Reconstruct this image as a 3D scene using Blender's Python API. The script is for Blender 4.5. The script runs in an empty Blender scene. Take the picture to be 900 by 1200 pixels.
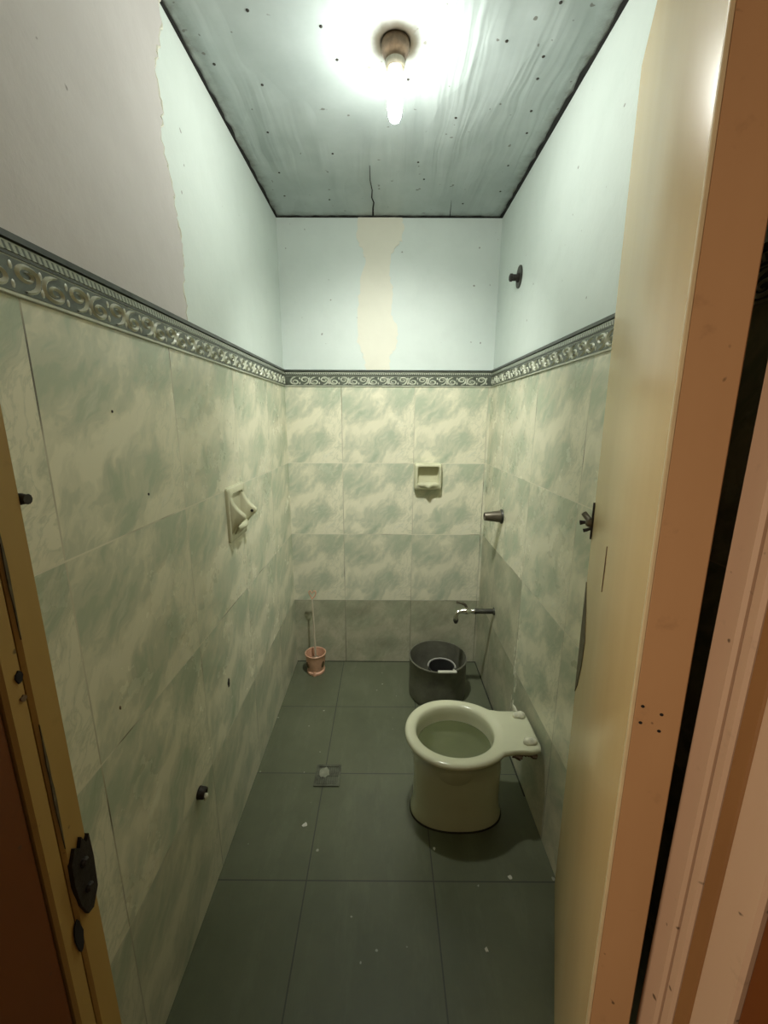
import bpy, bmesh, math, random
from mathutils import Vector, Matrix

scene = bpy.context.scene
COL = scene.collection
PI = math.pi

# ------------------------------------------------------------------ camera
F, PITCH, YAW, ROLL = 479.01, .2218, -.0025, .0042
CAM = Vector((0, 0, 1.4167))
cp, sp, cy, sy = math.cos(PITCH), math.sin(PITCH), math.cos(YAW), math.sin(YAW)
fwd = Vector((sy*cp, cy*cp, -sp)); rgt = Vector((cy, -sy, 0)); upv = rgt.cross(fwd)
cr, sr = math.cos(ROLL), math.sin(ROLL)
rgt, upv = rgt*cr + upv*sr, upv*cr - rgt*sr
cam_data = bpy.data.cameras.new('camera'); cam = bpy.data.objects.new('camera', cam_data); COL.objects.link(cam)
cam_data.sensor_fit = 'HORIZONTAL'; cam_data.sensor_width = 36; cam_data.lens = F/900*36
cam_data.clip_start = .01
M4 = Matrix((rgt, upv, -fwd)).transposed().to_4x4(); M4.translation = CAM
cam.matrix_world = M4
scene.camera = cam

# ------------------------------------------------------------------ world, light, exposure
world = bpy.data.worlds.new('world'); scene.world = world; world.use_nodes = True
bg = world.node_tree.nodes['Background']
bg.inputs[0].default_value = (1, .66, .42, 1); bg.inputs[1].default_value = .014
BULB_STRENGTH = 40.0
BULB_COLOR = (1, 1, .93, 1)
hall = bpy.data.lights.new('hallway_lamp', 'POINT'); hall.energy = 3.9; hall.color = (1, .76, .52); hall.shadow_soft_size = .12
ho = bpy.data.objects.new('hallway_lamp', hall); COL.objects.link(ho); ho.location = (-.78, -.22, 1.15)
# added spot at the bulb, aimed down and back to brighten the far end
beam = bpy.data.lights.new('lamp_beam', 'SPOT'); beam.energy = 28; beam.color = BULB_COLOR[:3]; beam.shadow_soft_size = .029
beam.spot_size = math.radians(106); beam.spot_blend = 1.0
bo = bpy.data.objects.new('lamp_beam', beam); COL.objects.link(bo); bo.location = (.021, 1.285, 2.225)
bo.rotation_euler = Vector((0, .60, -.80)).to_track_quat('-Z', 'Y').to_euler()
vs = scene.view_settings
vs.view_transform = 'Standard'; vs.look = 'None'; vs.gamma = 1; vs.use_curve_mapping = False; vs.exposure = 2.75

# ------------------------------------------------------------------ mesh helpers
def quad(bm, pts):
    return bm.faces.new([bm.verts.new(p) for p in pts])

def box(bm, x0, x1, y0, y1, z0, z1, bev=0.0, seg=2):
    r = bmesh.ops.create_cube(bm, size=1)
    vs_ = r['verts']
    for v in vs_:
        v.co = Vector((x0 + (v.co.x+.5)*(x1-x0), y0 + (v.co.y+.5)*(y1-y0), z0 + (v.co.z+.5)*(z1-z0)))
    if bev > 0:
        es = list({e for v in vs_ for e in v.link_edges})
        bmesh.ops.bevel(bm, geom=es, offset=bev, segments=seg, affect='EDGES', profile=.5)

def loft(bm, rings, cap0=False, cap1=False, closed=True):
    R = [[bm.verts.new(p) for p in ring] for ring in rings]
    n = len(R[0])
    for a, b in zip(R, R[1:]):
        for i in range(n if closed else n-1):
            j = (i+1) % n
            try: bm.faces.new((a[i], a[j], b[j], b[i]))
            except ValueError: pass
    if cap0: bm.faces.new(list(reversed(R[0])))
    if cap1: bm.faces.new(R[-1])
    return R

def ring_frame(c, ax):
    ax = Vector(ax).normalized()
    t = Vector((0, 0, 1)) if abs(ax.z) < .9 else Vector((1, 0, 0))
    u = ax.cross(t).normalized(); v = ax.cross(u).normalized()
    return Vector(c), ax, u, v

def lathe(bm, origin, axis, prof, n=40, cap0=True, cap1=True, sx=1.0):
    """prof: list of (radius, distance along axis)"""
    c, ax, u, v = ring_frame(origin, axis)
    rings = []
    for r, d in prof:
        rings.append([c + ax*d + u*(math.cos(2*PI*i/n)*r*sx) + v*(math.sin(2*PI*i/n)*r) for i in range(n)])
    loft(bm, rings, cap0, cap1)

def tube(bm, pts, rad, n=12, caps=True):
    pts = [Vector(p) for p in pts]
    rads = rad if isinstance(rad, (list, tuple)) else [rad]*len(pts)
    rings = []; prev_u = None
    for i, p in enumerate(pts):
        d = (pts[min(i+1, len(pts)-1)] - pts[max(i-1, 0)]).normalized()
        if prev_u is None:
            t = Vector((0, 0, 1)) if abs(d.z) < .9 else Vector((1, 0, 0))
            u = d.cross(t).normalized()
        else:
            u = (prev_u - d*prev_u.dot(d)).normalized()
        prev_u = u; v = d.cross(u)
        rings.append([p + (u*math.cos(2*PI*k/n) + v*math.sin(2*PI*k/n))*rads[i] for k in range(n)])
    loft(bm, rings, caps, caps)

def smooth_path(pts, sub=6):
    pts = [Vector(p) for p in pts]; out = []
    for i in range(len(pts)-1):
        p0, p1, p2, p3 = pts[max(i-1, 0)], pts[i], pts[i+1], pts[min(i+2, len(pts)-1)]
        for k in range(sub):
            t = k/sub
            out.append(.5*((2*p1) + (p2-p0)*t + (2*p0-5*p1+4*p2-p3)*t*t + (3*p1-p0-3*p2+p3)*t**3))
    out.append(pts[-1]); return out

def plate(bm, outline, lift):
    """closed outline of Vectors, extruded by the vector lift (back face stays on the outline)"""
    n = len(outline); lift = Vector(lift)
    a = [bm.verts.new(p) for p in outline]; b = [bm.verts.new(Vector(p)+lift) for p in outline]
    bm.faces.new(b)
    bm.faces.new(list(reversed(a)))
    for i in range(n):
        j = (i+1) % n; bm.faces.new((a[i], a[j], b[j], b[i]))

def obj(name, bm, material, parent=None, smooth=True, angle=40, fixn=True):
    if fixn: bmesh.ops.recalc_face_normals(bm, faces=bm.faces)
    me = bpy.data.meshes.new(name); bm.to_mesh(me); bm.free()
    if smooth:
        me.shade_smooth()
        try: me.set_sharp_from_angle(angle=math.radians(angle))
        except Exception: pass
    o = bpy.data.objects.new(name, me); COL.objects.link(o)
    me.materials.append(material)
    if parent is not None:
        o.parent = parent
        root = parent
        off = Vector((0, 0, 0))
        while root is not None:
            off += root.location; root = root.parent
        if not parent.get('_local'):
            me.transform(Matrix.Translation(-off))
    return o

def recenter(o, loc):
    o.data.transform(Matrix.Translation(-Vector(loc))); o.location = loc
    return o

def tag(o, label=None, cat=None, group=None, kind=None):
    if label: o['label'] = label
    if cat: o['category'] = cat
    if group: o['group'] = group
    if kind: o['kind'] = kind
    return o

def thing(name, loc, label, cat, group=None, kind=None):
    o = bpy.data.objects.new(name, None); COL.objects.link(o); o.location = loc
    o.empty_display_size = .05
    return tag(o, label, cat, group, kind)

# ------------------------------------------------------------------ node helpers
class Mat:
    def __init__(s, name):
        s.m = bpy.data.materials.new(name); s.m.use_nodes = True
        s.nt = s.m.node_tree; s.nt.nodes.clear()
        s.out = s.n('ShaderNodeOutputMaterial'); s.b = s.n('ShaderNodeBsdfPrincipled')
        s.l(s.b.outputs[0], s.out.inputs[0])
    def n(s, t, **kw):
        nd = s.nt.nodes.new(t)
        for k, v in kw.items(): setattr(nd, k, v)
        return nd
    def l(s, a, b): s.nt.links.new(a, b)
    def put(s, inp, v):
        if hasattr(v, 'is_linked') or hasattr(v, 'links'): s.l(v, inp)
        else: inp.default_value = v
    def math(s, op, a, b=0.0, c=None, clamp=False):
        nd = s.n('ShaderNodeMath', operation=op, use_clamp=clamp)
        s.put(nd.inputs[0], a); s.put(nd.inputs[1], b)
        if c is not None: s.put(nd.inputs[2], c)
        return nd.outputs[0]
    def vmath(s, op, a, b=(0, 0, 0)):
        nd = s.n('ShaderNodeVectorMath', operation=op)
        s.put(nd.inputs[0], a); s.put(nd.inputs[1], b)
        return nd.outputs[0]
    def objco(s): return s.n('ShaderNodeTexCoord').outputs['Object']
    def geo(s): return s.n('ShaderNodeNewGeometry').outputs['Position']
    def uv(s): return s.n('ShaderNodeTexCoord').outputs['UV']
    def mapping(s, v, loc=(0, 0, 0), rot=(0, 0, 0), sc=(1, 1, 1)):
        nd = s.n('ShaderNodeMapping'); s.l(v, nd.inputs[0])
        nd.inputs[1].default_value = loc; nd.inputs[2].default_value = rot; nd.inputs[3].default_value = sc
        return nd.outputs[0]
    def turn(s, v, loc, ang, sc): return s.mapping(s.mapping(v, rot=(0, 0, ang)), loc=loc, sc=sc)
    def noise(s, v, scale, detail=3, rough=.5, dist=0.0, col=False):
        nd = s.n('ShaderNodeTexNoise'); s.l(v, nd.inputs['Vector'])
        nd.inputs['Scale'].default_value = scale; nd.inputs['Detail'].default_value = detail
        nd.inputs['Roughness'].default_value = rough; nd.inputs['Distortion'].default_value = dist
        return nd.outputs['Color' if col else 'Fac']
    def ramp(s, f, stops, interp='LINEAR'):
        nd = s.n('ShaderNodeValToRGB'); s.l(f, nd.inputs[0]); nd.color_ramp.interpolation = interp
        el = nd.color_ramp.elements
        while len(el) < len(stops): el.new(.5)
        for e, (p, c) in zip(el, stops):
            e.position = p
            e.color = (c, c, c, 1) if isinstance(c, (int, float)) else (*c, 1)
        return nd.outputs[0]
    def mix(s, f, a, b, mode='MIX'):
        nd = s.n('ShaderNodeMix', data_type='RGBA', blend_type=mode)
        s.put(nd.inputs[0], f)
        s.put(nd.inputs[6], (*a, 1) if isinstance(a, tuple) and len(a) == 3 else a)
        s.put(nd.inputs[7], (*b, 1) if isinstance(b, tuple) and len(b) == 3 else b)
        return nd.outputs[2]
    def sep(s, v):
        nd = s.n('ShaderNodeSeparateXYZ'); s.l(v, nd.inputs[0]); return nd.outputs
    def comb(s, x, y, z):
        nd = s.n('ShaderNodeCombineXYZ'); s.put(nd.inputs[0], x); s.put(nd.inputs[1], y); s.put(nd.inputs[2], z); return nd.outputs[0]
    def bump(s, h, strength=.2, dist=.01):
        nd = s.n('ShaderNodeBump'); s.l(h, nd.inputs['Height'])
        nd.inputs['Strength'].default_value = strength; nd.inputs['Distance'].default_value = dist
        s.l(nd.outputs[0], s.b.inputs['Normal']); return nd
    def set(s, color=None, rough=None, metal=None, **kw):
        if color is not None: s.put(s.b.inputs['Base Color'], (*color, 1) if isinstance(color, tuple) and len(color) == 3 else color)
        if rough is not None: s.put(s.b.inputs['Roughness'], rough)
        if metal is not None: s.put(s.b.inputs['Metallic'], metal)
        for k, v in kw.items(): s.put(s.b.inputs[k.replace('_', ' ')], v)
        return s.m

def mat_plain(name, color, rough=.5, metal=0.0, var=.12, scale=18.0, bump=0.0, **kw):
    s = Mat(name); v = s.objco()
    nz = s.noise(v, scale, 4, .6)
    dark = tuple(c*(1-var) for c in color); lite = tuple(min(1, c*(1+var)) for c in color)
    c = s.ramp(nz, [(.3, dark), (.7, lite)])
    s.set(c, rough, metal, **kw)
    if bump: s.bump(nz, bump, .004)
    return s.m

def mat_tile():
    s = Mat('marbled_wall_tile'); uv = s.uv(); u = s.sep(uv)
    fu = s.math('FRACT', u[0]); fv = s.math('FRACT', u[1])
    pu = s.n('ShaderNodeAttribute', attribute_name='seed').outputs['Fac']
    tone = s.n('ShaderNodeAttribute', attribute_name='tone').outputs['Fac']
    p = s.comb(fu, fv, s.math('MULTIPLY', pu, .10))
    warp = s.vmath('SUBTRACT', s.noise(p, 2.2, 3, .55, col=True), (.5, .5, .5))
    sc = s.n('ShaderNodeVectorMath', operation='SCALE'); s.l(warp, sc.inputs[0]); sc.inputs['Scale'].default_value = .34
    q = s.vmath('ADD', p, sc.outputs[0])
    big = s.noise(s.turn(q, (3.1, 1.7, 0), -.8, (1.0, 1.5, 1)), 1.9, 3, .5)
    med = s.noise(s.turn(q, (5.6, 8.2, 0), -.95, (1, 2.4, 1)), 3.4, 4, .6)
    fine = s.noise(s.turn(q, (7.3, 2.2, 0), -1.0, (1, 2.8, 1)), 6.0, 4, .6)
    bias = s.math('SUBTRACT', s.math('MULTIPLY', fv, .07), s.math('MULTIPLY', fu, .06))
    f = s.math('ADD', s.math('ADD', s.math('MULTIPLY', big, .54), s.math('MULTIPLY', med, .48)), bias)
    body = s.ramp(f, [(.43, (.77, .75, .575)), (.485, (.68, .675, .51)), (.535, (.57, .59, .445)), (.605, (.465, .52, .385)), (.71, (.35, .42, .305))], 'EASE')
    # wisps: pale strokes along the diagonal, dark veins towards the right edge
    wisp = s.noise(s.turn(q, (1.2, 5.5, 0), -1.0, (1.0, 5.0, 1)), 2.4, 4, .6)
    reg = s.ramp(s.noise(s.mapping(p, loc=(9, 4, 0)), 2.4, 2), [(.46, 0.0), (.60, 1.0)])
    body = s.mix(s.math('MULTIPLY', s.ramp(wisp, [(.56, 0.0), (.68, .6)]), reg), body, (.74, .74, .60))
    ridge2 = s.math('ABSOLUTE', s.math('SUBTRACT', fine, .52))
    veil2 = s.math('MULTIPLY', s.ramp(ridge2, [(0.0, 1.0), (.05, 0.0)]), s.ramp(fu, [(.5, 0.0), (.92, 1.0)]))
    body = s.mix(s.math('MULTIPLY', veil2, .36), body, (.36, .42, .30))
    # older, stained tiles
    w = s.geo()
    stain = s.noise(w, 5.0, 5, .65)
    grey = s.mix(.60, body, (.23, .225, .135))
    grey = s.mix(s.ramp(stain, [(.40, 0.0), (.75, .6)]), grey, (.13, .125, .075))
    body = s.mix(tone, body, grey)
    # grout
    eu = s.math('MINIMUM', fu, s.math('SUBTRACT', 1.0, fu)); ev = s.math('MINIMUM', fv, s.math('SUBTRACT', 1.0, fv))
    e = s.math('MINIMUM', eu, ev)
    g = s.math('LESS_THAN', e, .0042)
    horiz = s.math('LESS_THAN', ev, .0042)
    gn = s.noise(w, 3.2, 3, .6)
    gc = s.ramp(gn, [(.40, (.62, .60, .45)), (.55, (.42, .40, .29)), (.62, (.12, .11, .08))])
    gc = s.mix(s.math('MULTIPLY', horiz, s.ramp(gn, [(.50, .85), (.62, .2)])), gc, (.78, .76, .60))
    gc = s.mix(s.math('MULTIPLY', tone, .8), gc, (.10, .10, .07))
    c = s.mix(g, body, gc)
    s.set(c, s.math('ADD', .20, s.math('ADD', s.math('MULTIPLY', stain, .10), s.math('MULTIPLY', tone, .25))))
    s.bump(s.math('SUBTRACT', s.math('MULTIPLY', stain, .05), g), .25, .0015)
    return s.m

def mat_paint(name, base, alt, rough=.62, spot=True):
    s = Mat(name); w = s.geo()
    a = s.noise(w, 2.3, 5, .6); b = s.noise(w, 9, 6, .65)
    c = s.ramp(a, [(.3, base), (.7, alt)])
    c = s.mix(s.ramp(b, [(.5, 0.0), (.85, .22)]), c, tuple(k*.78 for k in base))
    if spot:
        d = s.noise(w, 42, 1, .4)
        c = s.mix(s.ramp(d, [(.79, 0.0), (.81, .7)]), c, (.14, .13, .11))
    s.set(c, rough)
    s.bump(s.math('ADD', s.math('MULTIPLY', b, .6), s.noise(w, 2.0, 2)), .32, .012)
    return s.m

def mat_ceiling():
    s = Mat('painted_ceiling_sheet'); w = s.geo(); x = s.sep(w)
    wob = s.noise(s.comb(s.math('MULTIPLY', x[0], 3.0), s.math('MULTIPLY', x[1], 1.2), 0.0), 1.6, 3)
    sx = s.math('ADD', x[0], s.math('MULTIPLY', wob, .10))
    wr = s.noise(s.comb(s.math('MULTIPLY', sx, 17.0), s.math('MULTIPLY', x[1], .75), 3.0), 1.0, 2.5, .5)
    mask = s.ramp(s.noise(s.comb(s.math('MULTIPLY', x[0], 3.2), s.math('MULTIPLY', x[1], 1.6), 8.0), 1.2, 2), [(.42, .08), (.58, 1.0)])
    blot = s.noise(w, 4.0, 5, .6)
    c = s.ramp(blot, [(.3, (.34, .395, .385)), (.7, (.44, .50, .49))])
    streak = s.ramp(wr, [(.45, 0.0), (.62, 1.0)])
    c = s.mix(s.math('MULTIPLY', s.math('MULTIPLY', streak, mask), .28), c, (.24, .28, .275))
    # soot ring burnt round the lamp holder
    dx = s.math('SUBTRACT', x[0], .021); dy = s.math('SUBTRACT', x[1], 1.285)
    r = s.math('SQRT', s.math('ADD', s.math('MULTIPLY', dx, dx), s.math('MULTIPLY', dy, dy)))
    rr = s.math('ADD', r, s.math('MULTIPLY', s.math('SUBTRACT', s.noise(w, 30, 2), .5), .018))
    c = s.mix(s.ramp(rr, [(.036, 1.0), (.052, .90), (.07, .5), (.10, .14), (.13, 0.0)]), c, (.055, .04, .018))
    # dirt along the sheet edges
    ex = s.math('MINIMUM', s.math('SUBTRACT', .548, x[0]), s.math('ADD', x[0], .524))
    ey = s.math('SUBTRACT', 2.204, x[1])
    en = s.math('ADD', s.math('MINIMUM', ex, ey), s.math('MULTIPLY', s.math('SUBTRACT', s.noise(w, 22, 4, .7), .5), .07))
    c = s.mix(s.ramp(en, [(0.0, .85), (.02, .35), (.05, 0.0)]), c, (.10, .10, .075))
    spk = s.ramp(s.noise(w, 46, 1, .3), [(.77, 0.0), (.80, .75)])
    c = s.mix(spk, c, (.10, .09, .07))
    s.set(c, .42)
    s.bump(s.math('ADD', s.math('MULTIPLY', s.math('MULTIPLY', wr, mask), 1.0), s.math('MULTIPLY', s.noise(w, 3, 2), .8)), .55, .022)
    return s.m

def mat_floor():
    s = Mat('dark_floor_tile'); w = s.geo(); x = s.sep(w)
    fu = s.math('FRACT', s.math('DIVIDE', s.math('ADD', x[0], 4.242), .4)); fv = s.math('FRACT', s.math('DIVIDE', s.math('ADD', x[1], 3.0), .4))
    e = s.math('MINIMUM', s.math('MINIMUM', fu, s.math('SUBTRACT', 1.0, fu)), s.math('MINIMUM', fv, s.math('SUBTRACT', 1.0, fv)))
    g = s.math('LESS_THAN', e, .005)
    a = s.noise(w, 3.4, 6, .65); b = s.noise(w, 60, 2, .6); st = s.noise(s.mapping(w, sc=(5, 1.2, 1)), 2.4, 5, .7)
    c = s.ramp(a, [(.3, (.085, .096, .058)), (.7, (.122, .134, .082))])
    c = s.mix(s.ramp(st, [(.5, 0.0), (.8, .35)]), c, (.20, .215, .15))
    c = s.mix(s.ramp(b, [(.55, 0.0), (.8, .25)]), c, (.08, .095, .075))
    spk = s.ramp(s.noise(w, 38, 1, .3), [(.785, 0.0), (.81, .6)])
    c = s.mix(spk, c, (.48, .48, .42))
    c = s.mix(g, c, (.045, .05, .04))
    s.set(c, s.ramp(a, [(.3, .30), (.7, .46)]))
    s.bump(s.math('SUBTRACT', s.math('MULTIPLY', b, .12), g), .25, .0015)
    return s.m

def mat_doorpaint(name, a, b, rough, stains=True):
    s = Mat(name); v = s.objco(); w = s.geo()
    n1 = s.noise(s.mapping(v, sc=(2, 2, .5)), 3, 5, .6); n2 = s.noise(v, 24, 4, .7)
    c = s.ramp(n1, [(.32, a), (.68, b)])
    if stains:
        c = s.mix(s.ramp(n2, [(.62, 0.0), (.85, .5)]), c, tuple(k*.45 for k in a))
        sp = s.noise(v, 70, 1, .3)
        c = s.mix(s.ramp(sp, [(.76, 0.0), (.80, .8)]), c, (.07, .045, .025))
    s.set(c, rough)
    return s.m

def mat_border_rope():
    s = Mat('border_rope_band'); uv = s.uv(); x = s.sep(uv)
    t = s.math('FRACT', s.math('ADD', s.math('MULTIPLY', x[0], 95.0), s.math('MULTIPLY', x[1], 40.0)))
    c = s.ramp(t, [(.35, (.06, .075, .055)), (.55, (.36, .39, .31))])
    s.set(c, .3); s.bump(t, .3, .001); return s.m

M = {}
M['tile'] = mat_tile()
M['paint'] = mat_paint('mint_wall_paint', (.545, .62, .578), (.61, .68, .638))
M['render'] = mat_paint('bare_grey_plaster', (.47, .45, .43), (.56, .54, .52), .8)
M['filler'] = mat_paint('cream_wall_filler', (.62, .62, .52), (.68, .68, .575), .7, spot=False)
M['ceiling'] = mat_ceiling()
M['floor'] = mat_floor()
M['rope'] = mat_border_rope()
M['border_ground'] = mat_plain('border_ground_green', (.085, .10, .075), .35, var=.35, scale=40)
M['border_dark'] = mat_plain('border_dark_green', (.04, .048, .036), .35, var=.4, scale=40)
M['border_mid'] = mat_plain('border_green', (.36, .385, .30), .3, var=.25, scale=30)
M['border_pale'] = mat_plain('border_scroll_glaze', (.50, .525, .42), .28, var=.2, scale=25)
M['black'] = mat_plain('black_gap', (.012, .011, .010), .9, var=.3)
M['ceramic'] = mat_plain('ivory_ceramic', (.60, .61, .44), .14, var=.05, scale=6, Coat_Weight=.4)
M['ceramic_fix'] = mat_plain('aged_ivory_ceramic', (.55, .55, .38), .2, var=.08, scale=10)
M['putty'] = mat_plain('white_putty', (.66, .66, .52), .8, var=.25, scale=60, bump=.5)
M['stain'] = mat_plain('brown_stain', (.13, .085, .045), .8, var=.4, scale=50)
M['caulk'] = mat_plain('dark_caulk', (.02, .022, .014), .8, var=.4, scale=40)
M['water'] = mat_plain('murky_water', (.105, .12, .055), .05, var=.1, scale=8)
M['pot'] = mat_plain('blackened_aluminium', (.14, .14, .105), .5, .25, var=.25, scale=14)
M['dipper'] = mat_plain('black_plastic', (.03, .03, .028), .4, var=.2)
M['dipper_rim'] = mat_plain('worn_grey_rim', (.30, .30, .27), .35, var=.2)
M['pale'] = mat_plain('pale_plastic', (.50, .50, .42), .4, var=.1)
M['pink'] = mat_plain('pink_plastic', (.62, .36, .235), .42, var=.12, scale=20)
M['stick'] = mat_plain('cream_plastic', (.50, .44, .33), .4, var=.1)
M['bristle'] = mat_plain('worn_bristle', (.20, .15, .09), .9, var=.3, scale=90, bump=.6)
M['chrome'] = mat_plain('dull_chrome', (.60, .60, .56), .18, 1.0, var=.1)
M['iron'] = mat_plain('dark_rusted_iron', (.028, .024, .02), .6, .3, var=.5, scale=60, bump=.4)
M['pipe'] = mat_plain('dark_pipe', (.05, .05, .038), .45, .4, var=.3, scale=40)
M['bronze'] = mat_plain('tarnished_bronze', (.115, .10, .07), .4, .5, var=.2, scale=30)
M['socket'] = mat_plain('scorched_brown_bakelite', (.23, .16, .10), .5, var=.35, scale=40)
M['socket_rim'] = mat_plain('pale_socket_collar', (.42, .39, .30), .4, var=.2, scale=40)
M['drain'] = mat_plain('tarnished_steel', (.10, .105, .08), .42, .5, var=.4, scale=30)
M['drain_worn'] = mat_plain('worn_steel', (.26, .27, .21), .45, .4, var=.3, scale=40)
M['chip'] = mat_plain('white_paint_fleck', (.62, .62, .55), .8, var=.1)
M['door'] = mat_doorpaint('cream_gloss_door_paint', (.58, .44, .225), (.63, .485, .26), .27, False)
M['door_edge'] = mat_doorpaint('tan_door_edge', (.48, .285, .145), (.54, .33, .175), .55)
M['door_arris'] = mat_plain('pale_door_arris', (.66, .56, .36), .4, var=.1)
M['jamb_l'] = mat_doorpaint('ochre_painted_jamb', (.40, .27, .075), (.47, .32, .10), .5)
M['jamb_r'] = mat_doorpaint('pinkish_painted_jamb', (.56, .40, .29), (.62, .45, .33), .55)
M['jamb_b'] = mat_doorpaint('bare_brown_wood', (.26, .13, .05), (.33, .17, .065), .6)
M['varnish'] = mat_doorpaint('orange_brown_varnish', (.15, .042, .006), (.19, .058, .009), .5)
M['hall'] = mat_paint('hallway_wall_paint', (.40, .33, .25), (.45, .37, .28), .8)
M['wood_dark'] = mat_plain('splintered_dark_wood', (.10, .085, .045), .8, var=.4, scale=50)

e = Mat('lit_lamp_glass')
e.set((.9, .9, .85), .3); e.b.inputs['Emission Color'].default_value = BULB_COLOR; e.b.inputs['Emission Strength'].default_value = BULB_STRENGTH
M['lamp'] = e.m
e = Mat('frosted_lamp_collar')
e.set((.75, .72, .62), .35); e.b.inputs['Emission Color'].default_value = (1, .93, .75, 1); e.b.inputs['Emission Strength'].default_value = .5
M['lamp_collar'] = e.m

# ------------------------------------------------------------------ the room
XL, XR, YB, YF, ZC = -.521, .547, 2.2, .36, 2.358
TOP = 1.585; BT = 1.6615          # top of the tiles, top of the border
PLX, PRX, PBY = XL-.005, XR+.005, YB+.005      # plaster faces
YO = .22
def sbox(name, dims, m, label, cat, parent=None):
    bm = bmesh.new(); box(bm, *dims); o = obj(name, bm, m, parent, smooth=False)
    tag(o, label, cat, kind='structure'); return o

floor = sbox('floor', (-1.6, 1.6, -1.8, PBY+.1, -.1, 0), M['floor'], 'dark grey green square floor tiles of the narrow bathroom', 'floor')
ceiling = sbox('ceiling', (PLX-.1, PRX+.1, YO, PBY+.1, ZC, ZC+.08), M['ceiling'], 'rippled pale grey painted sheet ceiling with dark dirty edges', 'ceiling')
w_l = sbox('wall_left', (PLX-.1, PLX, YO, PBY+.1, 0, ZC), M['paint'], 'left wall, marbled green tiles below mint paint and bare plaster', 'wall')
w_r = sbox('wall_right', (PRX, PRX+.1, YO, PBY+.1, 0, ZC), M['paint'], 'right wall with toilet and pipes, tiles below mint paint', 'wall')
w_b = sbox('wall_back', (PLX, PRX, PBY, PBY+.1, 0, ZC), M['paint'], 'narrow back wall at the far end, tiles below mint paint', 'wall')
bm = bmesh.new()
JL, JR = -.331, .335
box(bm, PLX, JL-.035, YO, YF, 0, ZC); box(bm, JR+.035, PRX, YO, YF, 0, ZC); box(bm, JL-.035, JR+.035, YO, YF, 2.16, ZC)
w_f = obj('wall_front', bm, M['hall'], None, smooth=False)
tag(w_f, 'front wall around the doorway', 'wall', kind='structure')

def tile_facing(parent, axis, u_of, u0, u1, pu, uoff, dark):
    """slabs of tile on one wall: P(u, z, d) gives the point at distance d off the wall; uoff = a grout line"""
    bm = bmesh.new(); uvl = bm.loops.layers.uv.new('UVMap')
    sd = bm.faces.layers.float.new('seed'); tn = bm.faces.layers.float.new('tone')
    lo = (u0-uoff)/pu; hi = (u1-uoff)/pu
    cuts = [lo] + [k for k in range(math.floor(lo)+1, math.ceil(hi))] + [hi]
    pv = TOP/4; rnd = random.Random(len(parent.name)*7+3)
    for r in range(4):
        for a, b in zip(cuts, cuts[1:]):
            i = math.floor((a+b)/2)
            t = dark(r, i) + rnd.uniform(0, .06); s_ = rnd.uniform(-.5, .5)
            ua, ub, va, vb = a*pu+uoff, b*pu+uoff, r*pv, (r+1)*pv
            f = quad(bm, [u_of(ua, va, 0), u_of(ub, va, 0), u_of(ub, vb, 0), u_of(ua, vb, 0)])
            f[sd] = s_; f[tn] = t
            for lp, (p, q) in zip(f.loops, ((a, r), (b, r), (b, r+1), (a, r+1))): lp[uvl].uv = (p+40, q)
    # top edge of the facing
    f = quad(bm, [u_of(u0, TOP, 0), u_of(u1, TOP, 0), u_of(u1, TOP, -.005), u_of(u0, TOP, -.005)])
    for lp in f.loops: lp[uvl].uv = (.5, .5)
    return obj('tile_facing', bm, M['tile'], parent, smooth=False, fixn=False)

PLf = lambda u, z, d: Vector((XL+d, u, z))
PRf = lambda u, z, d: Vector((XR-d, -u, z))          # u runs towards the viewer
PBf = lambda u, z, d: Vector((u, YB-d, z))
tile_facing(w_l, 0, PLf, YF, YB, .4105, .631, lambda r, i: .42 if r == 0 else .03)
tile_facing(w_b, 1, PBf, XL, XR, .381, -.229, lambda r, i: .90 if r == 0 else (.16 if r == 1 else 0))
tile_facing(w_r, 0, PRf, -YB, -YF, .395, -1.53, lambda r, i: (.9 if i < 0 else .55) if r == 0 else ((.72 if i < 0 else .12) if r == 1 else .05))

# decorative border
def scroll_pts(flip):
    pts = []; n = 26; cy_ = -.0050
    for k in range(n+1):
        t = k/n; th = PI + 2*PI*1.35*(1-t); r = .0035 + .0100*t
        pts.append((math.cos(th)*r*1.30, cy_+math.sin(th)*r, .0014 + .0024*min(1, t*1.6)))
    for (x, y, w) in ((-.0168, .001, .0040), (-.0150, .007, .0042), (-.0105, .0125, .0038), (-.0035, .0165, .0030), (.0045, .0185, .0018)):
        pts.append((x, y, w))
    if flip: pts = [(-a, -b, w) for a, b, w in pts]
    return pts

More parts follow.
